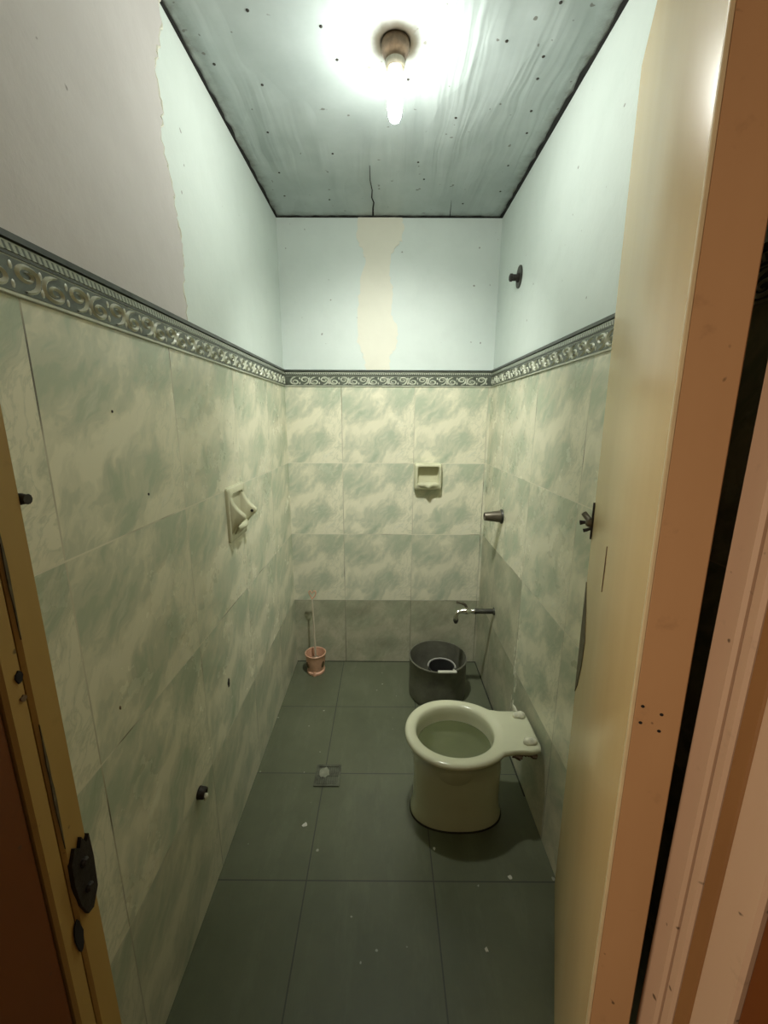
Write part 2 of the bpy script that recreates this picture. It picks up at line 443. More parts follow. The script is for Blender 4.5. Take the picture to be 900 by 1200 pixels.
def border(parent, Pf, u0, u1, m0, m1):
    """m0 / m1: how far the proud parts stop short of the corner"""
    L = u1-u0
    def band(name, z0, z1, d, mat, par, du=.0):
        bm = bmesh.new(); uvl = bm.loops.layers.uv.new('UVMap')
        n = 40
        for k in range(n):
            a = u0+m0+du+(L-m0-m1-2*du)*k/n; b = u0+m0+du+(L-m0-m1-2*du)*(k+1)/n
            for P4 in ([(a, z0, d), (b, z0, d), (b, z1, d), (a, z1, d)], [(a, z1, d), (b, z1, d), (b, z1, -.005), (a, z1, -.005)], [(a, z0, -.005), (b, z0, -.005), (b, z0, d), (a, z0, d)]):
                f = quad(bm, [Pf(*p) for p in P4])
                for lp, p in zip(f.loops, P4): lp[uvl].uv = (p[0], p[1])
        return obj(name, bm, mat, par, smooth=False, fixn=False)
    base = band('border_tile', TOP-.002, BT-.008, .004, M['border_mid'], parent)
    band('dark_cap', BT-.006, BT+.003, .008, M['border_dark'], base)
    band('rope_band', BT-.021, BT-.011, .006, M['rope'], base)
    band('dark_line', BT-.0265, BT-.0225, .0055, M['border_dark'], base)
    band('scroll_ground', TOP+.004, BT-.029, .005, M['border_ground'], base)
    band('pale_line', TOP-.001, TOP+.0025, .0055, M['border_pale'], base)
    bm = bmesh.new()
    zc = (TOP+.005+BT-.030)/2
    step = .0505; n = int((L-m0-m1-.01)/step); off = u0+m0+(L-m0-m1-n*step)/2
    for k in range(n):
        uc = off+(k+.5)*step; pts = scroll_pts(k % 2 == 1)
        left, right = [], []
        for i, (a, b, w) in enumerate(pts):
            p, q = pts[max(i-1, 0)], pts[min(i+1, len(pts)-1)]
            dx, dy = q[0]-p[0], q[1]-p[1]; l = math.hypot(dx, dy) or 1
            nx, ny = -dy/l, dx/l
            left.append((uc+(a+nx*w)*1.2, zc+(b+ny*w)*.98)); right.append((uc+(a-nx*w)*1.2, zc+(b-ny*w)*.98))
        rows = [[Pf(p[0], p[1], .0048) for p in left], [Pf((p[0]+q[0])/2, (p[1]+q[1])/2, .0085) for p, q in zip(left, right)], [Pf(q[0], q[1], .0048) for q in right]]
        for a, b in zip(rows, rows[1:]):
            A = [bm.verts.new(v) for v in a]; B = [bm.verts.new(v) for v in b]
            for i in range(len(A)-1): bm.faces.new((A[i], A[i+1], B[i+1], B[i]))
        # leaf drop between scrolls
        for s_ in (-1, 1):
            c0 = (uc+step/2, zc+s_*.012)
            o6 = [Pf(c0[0]+math.cos(2*PI*j/8)*.0035, c0[1]+math.sin(2*PI*j/8)*.006, .0052) for j in range(8)]
            tip = bm.verts.new(Pf(c0[0], c0[1], .0078)); O = [bm.verts.new(v) for v in o6]
            for j in range(8): bm.faces.new((O[j], O[(j+1) % 8], tip))
    obj('scroll_relief', bm, M['border_pale'], base, smooth=True, angle=70, fixn=False)
border(w_l, PLf, YF, YB, 0, .008)
border(w_r, PRf, -YB, -YF, .008, 0)
border(w_b, PBf, XL, XR, .0, .0)

# plaster patches
def ragged(pts, amp, n, seed):
    rnd = random.Random(seed); out = []
    for (a, b) in zip(pts, pts[1:]):
        for k in range(n):
            t = k/n; out.append((a[0]+(b[0]-a[0])*t + rnd.uniform(-amp, amp), a[1]+(b[1]-a[1])*t + rnd.uniform(-amp, amp)))
    out.append(pts[-1]); return out
edge = ragged([(1.165, BT+.004), (1.160, 1.75), (1.172, 1.83), (1.160, 1.90), (1.150, 1.97), (1.118, 2.05), (1.135, 2.12), (1.120, 2.2), (1.165, 2.28), (1.175, ZC-.002)], .007, 7, 4)
bm = bmesh.new()
out = [Vector((PLX, y, z)) for y, z in [(YF, BT+.004)] + edge + [(YF, ZC-.002)]]
plate(bm, out, (.0035, 0, 0)); tag(obj('bare_plaster', bm, M['render'], w_l, smooth=False), 'bare greyish pink plaster with a ragged edge')
bm = bmesh.new(); rr = random.Random(21)
tube(bm, [(PLX+.002, y-.003, z) for y, z in edge], [rr.uniform(.0012, .0042) for _ in edge], 7)
obj('plaster_ridge', bm, M['filler'], w_l)
le = ragged([(-.098, BT+.004), (-.115, 1.74), (-.142, 1.80), (-.138, 1.98), (-.125, 2.08), (-.10, 2.17), (-.118, 2.22), (-.145, 2.27), (-.135, ZC-.003)], .006, 6, 9)
re = ragged([(.075, ZC-.003), (.088, 2.30), (.070, 2.25), (.030, 2.21), (.012, 2.12), (.036, 2.04), (.030, 1.93), (.062, 1.86), (.055, 1.78), (.020, 1.73), (.022, BT+.004)], .006, 6, 12)
bm = bmesh.new(); plate(bm, [Vector((x, PBY, z)) for x, z in le+re], (0, -.003, 0))
tag(obj('filler_patch', bm, M['filler'], w_b, smooth=False), 'cream filler patch running down the back wall')

# dark open joint round the ceiling, crack and nail heads
def jag_strip(bm, a, b, w, seed, n=34, z=ZC, inward=(0, 0)):
    rnd = random.Random(seed); a, b = Vector(a), Vector(b); d = (b-a).normalized(); nrm = Vector((inward[0], inward[1], 0))
    lo, hi = [], []
    for k in range(n+1):
        p = a+(b-a)*k/n; ww = w*(.55+.9*rnd.random())
        lo.append(bm.verts.new((p.x, p.y, z+.001))); hi.append(bm.verts.new((p.x+nrm.x*ww, p.y+nrm.y*ww, z-.0025)))
    l2 = [bm.verts.new((v.co.x, v.co.y, z-.004)) for v in lo]
    for i in range(n):
        bm.faces.new((lo[i], lo[i+1], hi[i+1], hi[i])); bm.faces.new((l2[i], l2[i+1], hi[i+1], hi[i]))
bm = bmesh.new()
jag_strip(bm, (PLX, YF, 0), (PLX, PBY, 0), .010, 1, 60, inward=(1, 0))
jag_strip(bm, (PRX, YF, 0), (PRX, PBY, 0), .012, 2, 60, inward=(-1, 0))
jag_strip(bm, (PLX, PBY, 0), (PRX, PBY, 0), .012, 3, 40, inward=(0, -1))
tag(obj('open_joint', bm, M['black'], ceiling, smooth=False), 'black open joint where the ceiling meets the walls')
def crack_strip(pts, w):
    bm = bmesh.new(); P = []
    for i, (x, y) in enumerate(pts):
        ww = w*(1-.75*i/(len(pts)-1)); P.append((bm.verts.new((x-ww, y, ZC-.0015)), bm.verts.new((x+ww, y, ZC-.0015)), bm.verts.new((x, y, ZC+.001))))
    for a, b in zip(P, P[1:]):
        bm.faces.new((a[0], b[0], b[1], a[1])); bm.faces.new((a[0], a[2], b[2], b[0])); bm.faces.new((a[1], b[1], b[2], a[2]))
    return bm
obj('ceiling_crack', crack_strip([(-.063, 2.19), (-.061, 2.12), (-.056, 2.07), (-.064, 2.03), (-.060, 1.97), (-.066, 1.90), (-.064, 1.80)], .0042), M['black'], ceiling)
obj('ceiling_crack', crack_strip([(.30, 2.19), (.292, 2.12), (.285, 2.05)], .0018), M['black'], ceiling)
nail0 = None
for i, (x, y) in enumerate([(-.134, 1.335), (-.163, 1.24), (.414, 1.324), (.425, 1.396), (.304, 1.279), (-.196, 1.732), (.15, 1.892), (.118, 1.781), (-.33, 1.20), (-.36, 1.42), (-.40, 1.62), (-.42, 1.85), (-.44, 2.02), (-.47, 1.35), (.47, 1.62), (.46, 1.80), (.48, 1.98), (.40, 1.18), (.22, 1.55), (-.25, 2.05), (.34, 2.08), (.45, 1.52), (.06, 1.40)]):
    if nail0 is None:
        bm = bmesh.new(); lathe(bm, (x, y, ZC), (0, 0, -1), [(.0042, 0), (.0038, .0012), (.002, .0018)], 10)
        nail0 = obj('nail_head', bm, M['iron'], ceiling); recenter(nail0, (x, y, ZC-.0))
    else:
        c = nail0.copy(); COL.objects.link(c); c.parent = ceiling; c.location = (x, y, ZC)

# mortar smears on the right wall joint, holes in the left wall
rnd = random.Random(5); bm = bmesh.new()
for k in range(11):
    y = 1.525+rnd.uniform(-.03, .02); z = .36+rnd.uniform(-.16, .12); h = rnd.uniform(.012, .045); w = rnd.uniform(.002, .005)
    pts = [Vector((XR, y+math.cos(2*PI*j/9)*w*(1+.4*rnd.random()), z+math.sin(2*PI*j/9)*h*(.7+.4*rnd.random()))) for j in range(9)]
    plate(bm, pts, (-.0025, 0, 0))
tag(obj('mortar_smear', bm, M['putty'], w_r, smooth=False), 'pale mortar smears along a tile joint')
def wall_hole(y, z, ry, rz, x=XL, par=w_l, name='drilled_hole', m='black', d=.0012):
    bm = bmesh.new(); rr = random.Random(int(y*1000))
    pts = [Vector((x, y+math.cos(2*PI*j/14)*ry*(.8+.4*rr.random()), z+math.sin(2*PI*j/14)*rz*(.85+.3*rr.random()))) for j in range(14)]
    plate(bm, pts, (d if x < 0 else -d, 0, 0)); return obj(name, bm, M[m], par, smooth=False)
wall_hole(1.208, .555, .0075, .015)
wall_hole(.885, 1.255, .002, .003)
wall_hole(.80, 1.43, .0022, .0025)
wall_hole(.70, .86, .002, .004, m='stain')

for nm, d in (('floor_joint', (XR-.006, XR, 1.30, YB, 0, .002)), ('floor_joint', (XL, XR, YB-.005, YB, 0, .002))):
    bm = bmesh.new(); box(bm, *d); obj(nm, bm, M['caulk'], floor, smooth=False)
# ------------------------------------------------------------------ door frame
def jamb(name, label, pieces):
    root = thing(name, (pieces[0][1][0], pieces[0][1][2], 0), label, 'door frame', kind='structure')
    for nm, d, m in pieces:
        bm = bmesh.new(); box(bm, *d, bev=.003, seg=1); obj(nm, bm, M[m], root, smooth=False)
    return root
jl = jamb('trim_1', 'ochre yellow painted left door jamb with a dark iron strike', [
    ('jamb_post', (JL-.036, JL, .334, .365, 0, 2.16), 'jamb_l'),
    ('door_stop', (JL-.036, JL-.0008, .312, .3333, 0, 2.16), 'jamb_l'),
    ('outer_casing', (JL-.11, JL-.004, .17, .311, 0, 2.24), 'varnish')])
jr = jamb('trim_2', 'pinkish cream right door jamb with a brown rebate', [
    ('jamb_post', (JR, JR+.036, .3535, .383, 0, 2.16), 'jamb_r'),
    ('rebate_strip', (JR+.002, JR+.036, .338, .352, 0, 2.16), 'jamb_r'),
    ('bare_wood_strip', (JR+.003, JR+.036, .317, .3375, 0, 2.16), 'jamb_b'),
    ('door_stop', (JR, JR+.036, .277, .3165, 0, 2.16), 'jamb_r'),
    ('outer_casing', (JR+.004, JR+.11, .17, .2765, 0, 2.24), 'varnish')])
jh = jamb('trim_3', 'door frame head above the doorway', [
    ('head_rail', (JL, JR, .312, .365, 2.125, 2.16), 'jamb_l'), ('head_casing', (JL-.11, JR+.11, .17, .311, 2.16, 2.24), 'varnish')])
# strike plate, bolt hole, nub and splits on the left jamb
bm = bmesh.new()
pts = [(.336, .958), (.343, .972), (.349, .965), (.353, .975), (.358, .962), (.363, .968), (.364, .935), (.362, .895), (.352, .878), (.344, .880), (.338, .90), (.335, .93)]
plate(bm, [Vector((JL-.001, y, z)) for y, z in pts], (.005, 0, 0))
for k in (.91, .945):
    lathe(bm, (JL+.003, .350, k), (1, 0, 0), [(.005, 0), (.005, .003), (.003, .005)], 10)
tag(obj('strike_plate', bm, M['iron'], jl, smooth=False), 'black rusted iron strike plate')
wall_hole(.331, .868, .005, .020, x=JL, par=jl, name='worn_notch', m='black', d=.0015)
def jl_disc(y, z, ry, rz, nm, m='black', x=JL-.0015):
    bm = bmesh.new(); rr = random.Random(int(z*1000))
    plate(bm, [Vector((x, y+math.cos(2*PI*j/12)*ry*(.8+.4*rr.random()), z+math.sin(2*PI*j/12)*rz*(.8+.4*rr.random()))) for j in range(12)], (.0022, 0, 0))
    obj(nm, bm, M[m], jl, smooth=False)
jl_disc(.3275, 1.188, .0035, .006, 'bolt_hole'); jl_disc(.3275, 1.166, .003, .003, 'worn_spot', 'stain')
bm = bmesh.new(); lathe(bm, (JL-.012, .369, 1.344), (1, 0, 0), [(.0055, 0), (.0055, .008), (.0045, .012), (.005, .014)], 10); obj('old_screw', bm, M['iron'], jl)
def split(z0, z1, y, nm='split', w=.0012, seed=1):
    rr = random.Random(seed); bm = bmesh.new(); n = 10
    a = [Vector((JL-.0005, y-w*math.sin(PI*k/n)*rr.uniform(.6, 1.3)-.0001, z0+(z1-z0)*k/n)) for k in range(n+1)]
    b = [Vector((JL-.0005, y+w*math.sin(PI*k/n)*rr.uniform(.6, 1.3)+.0001, z0+(z1-z0)*k/n)) for k in range(n, -1, -1)]
    plate(bm, a+b, (.0012, 0, 0)); obj(nm, bm, M['wood_dark'], jl, smooth=False)
split(1.22, 1.345, .3365, seed=2); split(.98, 1.13, .3365, seed=3, w=.0015)

# ------------------------------------------------------------------ the door
DL, DT, DZ0, DZ1 = .640, .0455, .095, 2.071
door = bpy.data.objects.new('door_1', None); COL.objects.link(door); door['_local'] = 1
tag(door, 'cream gloss painted door swung open against the right wall', 'door', kind='structure')
door.rotation_mode = 'XYZ'
HB, FB = Vector((.2785, .379, 0)), Vector((.503, .93, 0))
dd = (FB-HB); DL = dd.length
door.location = HB; door.rotation_euler = (-.012, 0, math.atan2(dd.y, dd.x))
def ldoor(name, bm, m, smooth=False, label=None, par=None):
    o = obj(name, bm, M[m], par or door, smooth=smooth)
    if label: o['label'] = label
    return o
bm = bmesh.new(); box(bm, .003, DL, -DT+.002, -.0, DZ0, DZ1, bev=.0025, seg=2)
leaf = ldoor('door_leaf', bm, 'door', True); leaf['_local'] = 1
bm = bmesh.new(); box(bm, -.0015, .0035, -DT, -.0028, DZ0, DZ1, bev=.001, seg=1)
hedge = ldoor('hinge_edge', bm, 'door_edge', True, 'tan unglossed hinge edge of the door'); hedge['_local'] = 1
bm = bmesh.new(); box(bm, -.0022, .0042, -.0036, .0007, DZ0, DZ1, bev=.001, seg=1)
ldoor('edge_bead', bm, 'door_arris', True, 'pale rounded corner of the door')
# four old hinge screw holes on the hinge edge
for (yy, zz) in ((-.010, 1.121), (-.0275, 1.116), (-.010, 1.101), (-.0275, 1.096)):
    bm = bmesh.new(); lathe(bm, (-.0014, yy, zz), (-1, 0, 0), [(.0019, 0), (.0017, .0004)], 10); ldoor('screw_hole', bm, 'black', par=hedge)
# barrel bolt at the free edge
bolt = bpy.data.objects.new('barrel_bolt', None); COL.objects.link(bolt); bolt.parent = door; bolt['_local'] = 1; bolt['label'] = 'small dark iron barrel bolt at the free edge'
BZ = 1.187
bm = bmesh.new(); plate(bm, [Vector((DL-.012+a, -.0, BZ+b)) for a, b in ((0, .037), (.004, .045), (.010, .040), (.013, .012), (.013, -.030), (.008, -.044), (.002, -.038), (0, 0))], (0, .004, 0)); ldoor('bolt_plate', bm, 'iron', par=bolt)
bm = bmesh.new(); tube(bm, [(DL-.008, .006, BZ), (DL+.008, .013, BZ+.006), (DL+.014, .020, BZ+.014)], [.0075, .007, .0065], 12)
lathe(bm, (DL-.006, .004, BZ-.004), (0, 1, 0), [(.010, 0), (.010, .008), (.006, .012)], 14); ldoor('bolt_barrel', bm, 'bronze', True, par=bolt)
bm = bmesh.new(); tube(bm, [(DL-.004, .004, BZ-.006), (DL+.004, .017, BZ-.006), (DL+.006, .027, BZ-.008)], [.004, .004, .006], 10)
tube(bm, [(DL-.002, .003, BZ-.018), (DL+.002, .012, BZ-.024), (DL+.002, .019, BZ-.026)], [.004, .004, .0045], 10); ldoor('bolt_knob', bm, 'iron', True, par=bolt)
# split skin by the free edge, small split on the face
bm = bmesh.new()
sp_pts = [(DL-.002, 1.035), (DL-.060, .985), (DL-.105, .93), (DL-.09, .86), (DL-.045, .78), (DL-.003, .735), (DL-.0005, .80), (DL-.0005, .95)]
plate(bm, [Vector((a, .0, z)) for a, z in sp_pts], (0, .0015, 0)); ldoor('split_skin', bm, 'wood_dark', label='dark splintered split along the free edge')
bm = bmesh.new(); plate(bm, [Vector((a, 0, z)) for a, z in ((.315, 1.205), (.318, 1.165), (.317, 1.12), (.3125, 1.16))], (0, .0012, 0)); ldoor('face_split', bm, 'stain')

# ------------------------------------------------------------------ toilet
TY = 1.255
toilet = thing('toilet', (.30, TY, 0), 'ivory ceramic toilet bowl without seat or tank against right wall', 'toilet')
N = 96
def w_out(x):
    cx = .245; a = .170 if x < cx else .205; t = (x-cx)/a
    ov = .163*math.sqrt(max(0, 1-abs(t)**2.05))
    if x > .36:
        sh = .097 if x > .42 else .097
        k = min(1, max(0, (x-.36)/.06))
        sh *= k
        if x > .515: sh = .097 - .018*((x-.515)/.021)**2
        m = .018; ov = (ov**6 + sh**6)**(1/6) if ov > 0 or sh > 0 else 0
    return ov
def outline(N=N):
    xs0, xs1 = .0752, .536; cx = .27; out = []
    for i in range(N):
        th = 2*PI*i/N; c, s = math.cos(th), math.sin(th)
        lo, hi = 0, .4
        for _ in range(40):
            m = (lo+hi)/2; x = cx+c*m; y = abs(s*m)
            if xs0 < x < xs1 and y < w_out(x): lo = m
            else: hi = m
        out.append((cx+c*lo, s*lo))
    return out
OUT = outline()
def ell(cx, a, b, p=2.0, cx_ray=.27):
    o = []
    for i in range(N):
        th = 2*PI*i/N; c, s = math.cos(th), math.sin(th)
        o.append((cx+a*math.copysign(abs(c)**(2/p), c), b*math.copysign(abs(s)**(2/p), s)))
    return o
def inset(pts, k, cx=.27): return [(cx+(x-cx)*k, y*k) for x, y in pts]
def insd(pts, d, cx=.27):
    o = []
    for x, y in pts:
        r = math.hypot(x-cx, y); k = (r-d)/r; o.append((cx+(x-cx)*k, y*k))
    return o
def blend(a, b, t): return [(p[0]*(1-t)+q[0]*t, p[1]*(1-t)+q[1]*t) for p, q in zip(a, b)]
def V3(pts, z): return [Vector((x, TY+y, z)) for x, y in pts]
RZ = .340
body = ell(.267, .158, .094, 2.3)
neck = ell(.262, .161, .106, 2.2)
under = ell(.258, .170, .132, 2.1)
bm = bmesh.new()
rings = [V3(ell(.267, .166, .100, 2.3), 0), V3(ell(.267, .166, .100, 2.3), .016), V3(ell(.267, .160, .0955, 2.3), .03), V3(ell(.267, .157, .093, 2.3), .08),
         V3(ell(.266, .157, .093, 2.3), .15), V3(body, .20), V3(neck, .25), V3(under, .292), V3(blend(under, OUT, .45), .308), V3(insd(OUT, .012), .317), V3(insd(OUT, .004), .320), V3(OUT, .324), V3(OUT, RZ-.009),
         V3(insd(OUT, .002), RZ-.005), V3(insd(OUT, .006), RZ-.001), V3(insd(OUT, .012), RZ)]
INN = ell(.253, .141, .125, 2.05)
rings += [V3(blend(insd(OUT, .012), INN, .75), RZ+.0005), V3(INN, RZ-.003), V3(inset(INN, .965, .25), RZ-.012), V3(inset(INN, .96, .25), RZ-.035),
          V3(inset(INN, .93, .25), .27), V3(inset(INN, .84, .252), .22), V3(inset(INN, .64, .256), .16), V3(inset(INN, .40, .262), .11), V3(inset(INN, .2, .265), .09)]
loft(bm, rings, True, True)
obj('bowl', bm, M['ceramic'], toilet, angle=60)
bm = bmesh.new(); lathe(bm, (.252, TY, .2775), (0, 0, 1), [(.126, 0), (.126, .0012)], 64, sx=1.0)
for v in bm.verts:
    v.co.y = TY+(v.co.y-TY)*.925; v.co.x = .253+(v.co.x-.252)*1.04
obj('water', bm, M['water'], toilet)
for (x, y) in ((.503, TY+.066), (.500, TY-.062)):
    bm = bmesh.new(); rr = random.Random(int(y*999))
    r = bmesh.ops.create_icosphere(bm, subdivisions=3, radius=1)
    for v in bm.verts:
        k = 1+.14*math.sin(v.co.x*4+y*9)+.10*math.cos(v.co.y*5+1)
        v.co = Vector((x+v.co.x*.021*k, y+v.co.y*.017*k, RZ+.004+v.co.z*.0155*k))
    obj('cemented_bolt', bm, M['putty'], toilet)
bm = bmesh.new(); tube(bm, [(.497, TY+.075, RZ+.010), (.492, TY+.088, RZ+.022), (.487, TY+.096, RZ+.026)], [.005, .004, .003], 8); obj('bolt_stub', bm, M['putty'], toilet)
rr = random.Random(8); bm = bmesh.new()
for k in range(6):
    x, y = .44+rr.random()*.07, TY-.062-rr.random()*.03
    pts = [Vector((x+math.cos(2*PI*j/9)*.010*(.6+rr.random()), y-.004+math.sin(2*PI*j/9)*.008*(.6+rr.random()), RZ-.034+.006*rr.random())) for j in range(9)]
    plate(bm, pts, (0, -.003, .009))
obj('rough_cement', bm, M['stain'], toilet, smooth=False)
bm = bmesh.new(); loft(bm, [V3(ell(.267, .170, .104, 2.3), 0.0), V3(ell(.267, .1685, .1025, 2.3), .003), V3(ell(.267, .165, .099, 2.3), .005)], True, True)
obj('base_caulk', bm, M['caulk'], toilet)

# ------------------------------------------------------------------ cooking pot and dipper
PX, PY, PR, PH = .279, 1.916, .1475, .22
pot = thing('cooking_pot', (PX, PY, 0), 'blackened aluminium pot standing on the floor behind the toilet', 'pot')
bm = bmesh.new(); lathe(bm, (PX, PY, 0), (0, 0, 1), [(.132, 0), (.139, .002), (.1445, .010), (PR-.001, .024), (PR-.001, .10), (PR-.001, PH-.012), (PR+.002, PH-.008), (PR+.0035, PH-.004), (PR+.002, PH), (PR-.003, PH), (PR-.0045, PH-.006), (PR-.005, .03), (.135, .014), (.05, .008)], 72)
obj('pot_body', bm, M['pot'], pot)
DX, DY, DR = .290, 1.846, .070
dip = thing('water_dipper', (DX, DY, .05), 'black dipper with a pale handle lying inside the blackened pot', 'dipper')
bm = bmesh.new(); lathe(bm, (DX, DY, .0105), (0, 0, 1), [(.052, 0), (.055, .004), (DR-.004, .190), (DR-.007, .190), (.052, .012), (.02, .008)], 48); obj('cup', bm, M['dipper'], dip)
bm = bmesh.new()
tube(bm, [(DX+math.cos(a)*(DR-.002), DY+math.sin(a)*(DR-.002), .2035) for a in [PI*(1.02-1.12*k/30) for k in range(31)]], .0042, 10); obj('rim', bm, M['dipper_rim'], dip)
bm = bmesh.new()
box(bm, DX-.030, DX+.062, 1.755, 1.772, PH+.001, PH+.010, bev=.003); obj('handle', bm, M['pale'], dip)
bm = bmesh.new(); tube(bm, smooth_path([(DX+.055, DY-.03, .2035), (DX+.058, DY-.055, .212), (DX+.056, 1.772, PH+.006)], 4), .004, 8); obj('handle_arm', bm, M['pale'], dip)

# ------------------------------------------------------------------ brush and holder
HX, HY = -.393, 2.098
hold = thing('brush_holder', (HX, HY, 0), 'pink plastic toilet brush holder on floor in back left corner', 'brush holder')
bm = bmesh.new(); lathe(bm, (HX, HY, 0), (0, 0, 1), [(.046, 0), (.050, .004), (.050, .014), (.044, .020), (.050, .05), (.055, .085), (.057, .112), (.0595, .116), (.060, .121), (.057, .124), (.0535, .121), (.050, .08), (.040, .022), (.01, .02)], 40); obj('cup', bm, M['pink'], hold)
for a in (-.55, -2.4, 1.3):
    bm = bmesh.new(); c, s = math.cos(a), math.sin(a); t = Vector((-s, c, 0)); o0 = Vector((HX+c*.0515, HY+s*.0515, .062))
    pts = [o0 + t*(math.cos(2*PI*j/16)*.011) + Vector((c*.0035*math.sin(2*PI*j/16), s*.0035*math.sin(2*PI*j/16), math.sin(2*PI*j/16)*.021)) for j in range(16)]
    plate(bm, pts, (c*.0022, s*.0022, 0)); obj('side_opening', bm, M['stain'], hold, smooth=False)
for a in (-PI/2, PI/6, PI*5/6):
    bm = bmesh.new(); c, s = math.cos(a), math.sin(a); lathe(bm, (HX+c*.044, HY+s*.044, 0), (0, 0, 1), [(.010, 0), (.012, .008), (.007, .024)], 14); obj('foot', bm, M['pink'], hold)
brush = thing('toilet_brush', (HX, HY, .02), 'thin cream toilet brush handle standing in the pink holder', 'brush')
bm = bmesh.new(); tube(bm, [(HX+.001, HY-.004, .06), (HX-.004, HY+.006, .25), (HX-.012, HY+.02, .44)], [.0065, .0048, .0045], 12); obj('handle', bm, M['stick'], brush)
bm = bmesh.new(); o0 = Vector((HX-.012, HY+.02, .438))
tube(bm, smooth_path([o0, o0+Vector((-.008, 0, .02)), o0+Vector((-.017, 0, .040)), o0+Vector((-.008, 0, .050)), o0+Vector((.002, 0, .036)), o0+Vector((.012, 0, .050)), o0+Vector((.022, 0, .042)), o0+Vector((.016, 0, .020)), o0], 5), .0034, 8); obj('hanging_loop', bm, M['pink'], brush)
bm = bmesh.new(); lathe(bm, (HX, HY, .024), (0, 0, 1), [(.016, 0), (.030, .012), (.033, .04), (.026, .06), (.010, .068)], 24); obj('bristle_head', bm, M['bristle'], brush)

# ------------------------------------------------------------------ faucet, valve, wall pipe
FX, FY, FZ = XR, 1.884, .486
fau = thing('faucet', (FX, FY, FZ), 'dull chrome lever faucet on a dark pipe from right wall above pot', 'faucet')
bm = bmesh.new(); lathe(bm, (FX, FY, FZ), (-1, 0, 0), [(.020, 0), (.019, .004), (.013, .007), (.0125, .088), (.0145, .090), (.0145, .098), (.012, .099)], 24); obj('supply_pipe', bm, M['pipe'], fau)
bm = bmesh.new(); lathe(bm, (FX-.096, FY, FZ), (-1, 0, 0), [(.010, 0), (.0135, .003), (.0135, .012), (.011, .016), (.0115, .026), (.0155, .032), (.0155, .050), (.012, .056), (.011, .070), (.009, .076)], 24)
lathe(bm, (FX-.138, FY, FZ), (0, 0, 1), [(.011, 0), (.010, .018), (.008, .022)], 18); obj('valve_body', bm, M['chrome'], fau)
bm = bmesh.new(); tube(bm, smooth_path([(FX-.160, FY, FZ), (FX-.182, FY-.004, FZ-.004), (FX-.190, FY-.006, FZ-.020), (FX-.190, FY-.006, FZ-.040)], 5), [.0105]*12+[.012]*4, 16); obj('spout', bm, M['chrome'], fau)
bm = bmesh.new(); lathe(bm, (FX-.190, FY-.006, FZ-.040), (0, 0, -1), [(.013, 0), (.0135, .008), (.009, .020), (.007, .022)], 18); obj('nozzle', bm, M['pipe'], fau)
bm = bmesh.new(); tube(bm, smooth_path([(FX-.138, FY, FZ+.018), (FX-.146, FY, FZ+.034), (FX-.165, FY-.004, FZ+.044), (FX-.190, FY-.008, FZ+.052)], 5), [.007]*10+[.0055]*4+[.007]*2, 12); obj('lever', bm, M['bronze'], fau)

VX, VY, VZ = XR, 1.862, .978
val = thing('shower_valve', (VX, VY, VZ), 'tapered tarnished bronze shower valve cover halfway up right wall', 'valve')
bm = bmesh.new(); lathe(bm, (VX, VY, VZ), (-1, 0, 0), [(.034, 0), (.034, .004), (.029, .010)], 32); obj('flange', bm, M['pipe'], val)
bm = bmesh.new(); lathe(bm, (VX-.009, VY, VZ), (-1, 0, 0), [(.0285, 0), (.027, .010), (.0195, .070), (.018, .074), (.014, .074), (.013, .060)], 32); obj('cover', bm, M['bronze'], val)

UX, UY, UZ = PRX, 1.862, 1.995
pip = thing('shower_pipe_stub', (UX, UY, UZ), 'dark capped shower pipe stub high on the painted right wall', 'pipe')
bm = bmesh.new(); pts = [Vector((UX, UY+math.cos(2*PI*j/30)*.036, UZ+math.sin(2*PI*j/30)*.043)) for j in range(30)]; plate(bm, pts, (-.005, 0, 0)); obj('wall_plate', bm, M['pipe'], pip, smooth=False)
bm = bmesh.new(); lathe(bm, (UX-.004, UY, UZ-.003), (-1, 0, 0), [(.018, 0), (.017, .008), (.0125, .010), (.0125, .026), (.015, .027), (.015, .036), (.010, .039)], 20); obj('pipe_cap', bm, M['iron'], pip)

SX, SY_, SZ = XL, .948, .390
stub = thing('pipe_stub', (SX, SY_, SZ), 'dark broken pipe end low on the left wall with white tape', 'pipe')
bm = bmesh.new(); lathe(bm, (SX, SY_, SZ), (1, 0, -.1), [(.017, 0), (.016, .016), (.0145, .020), (.011, .020), (.010, .006)], 20); obj('pipe_end', bm, M['iron'], stub)
bm = bmesh.new(); r_ = bmesh.ops.create_icosphere(bm, subdivisions=2, radius=1)
for v in bm.verts: v.co = Vector((SX+.016+v.co.x*.008, SY_+.003+v.co.y*.010*(1+.3*math.sin(v.co.z*6)), SZ-.016+v.co.z*.010))
obj('thread_tape', bm, M['putty'], stub)

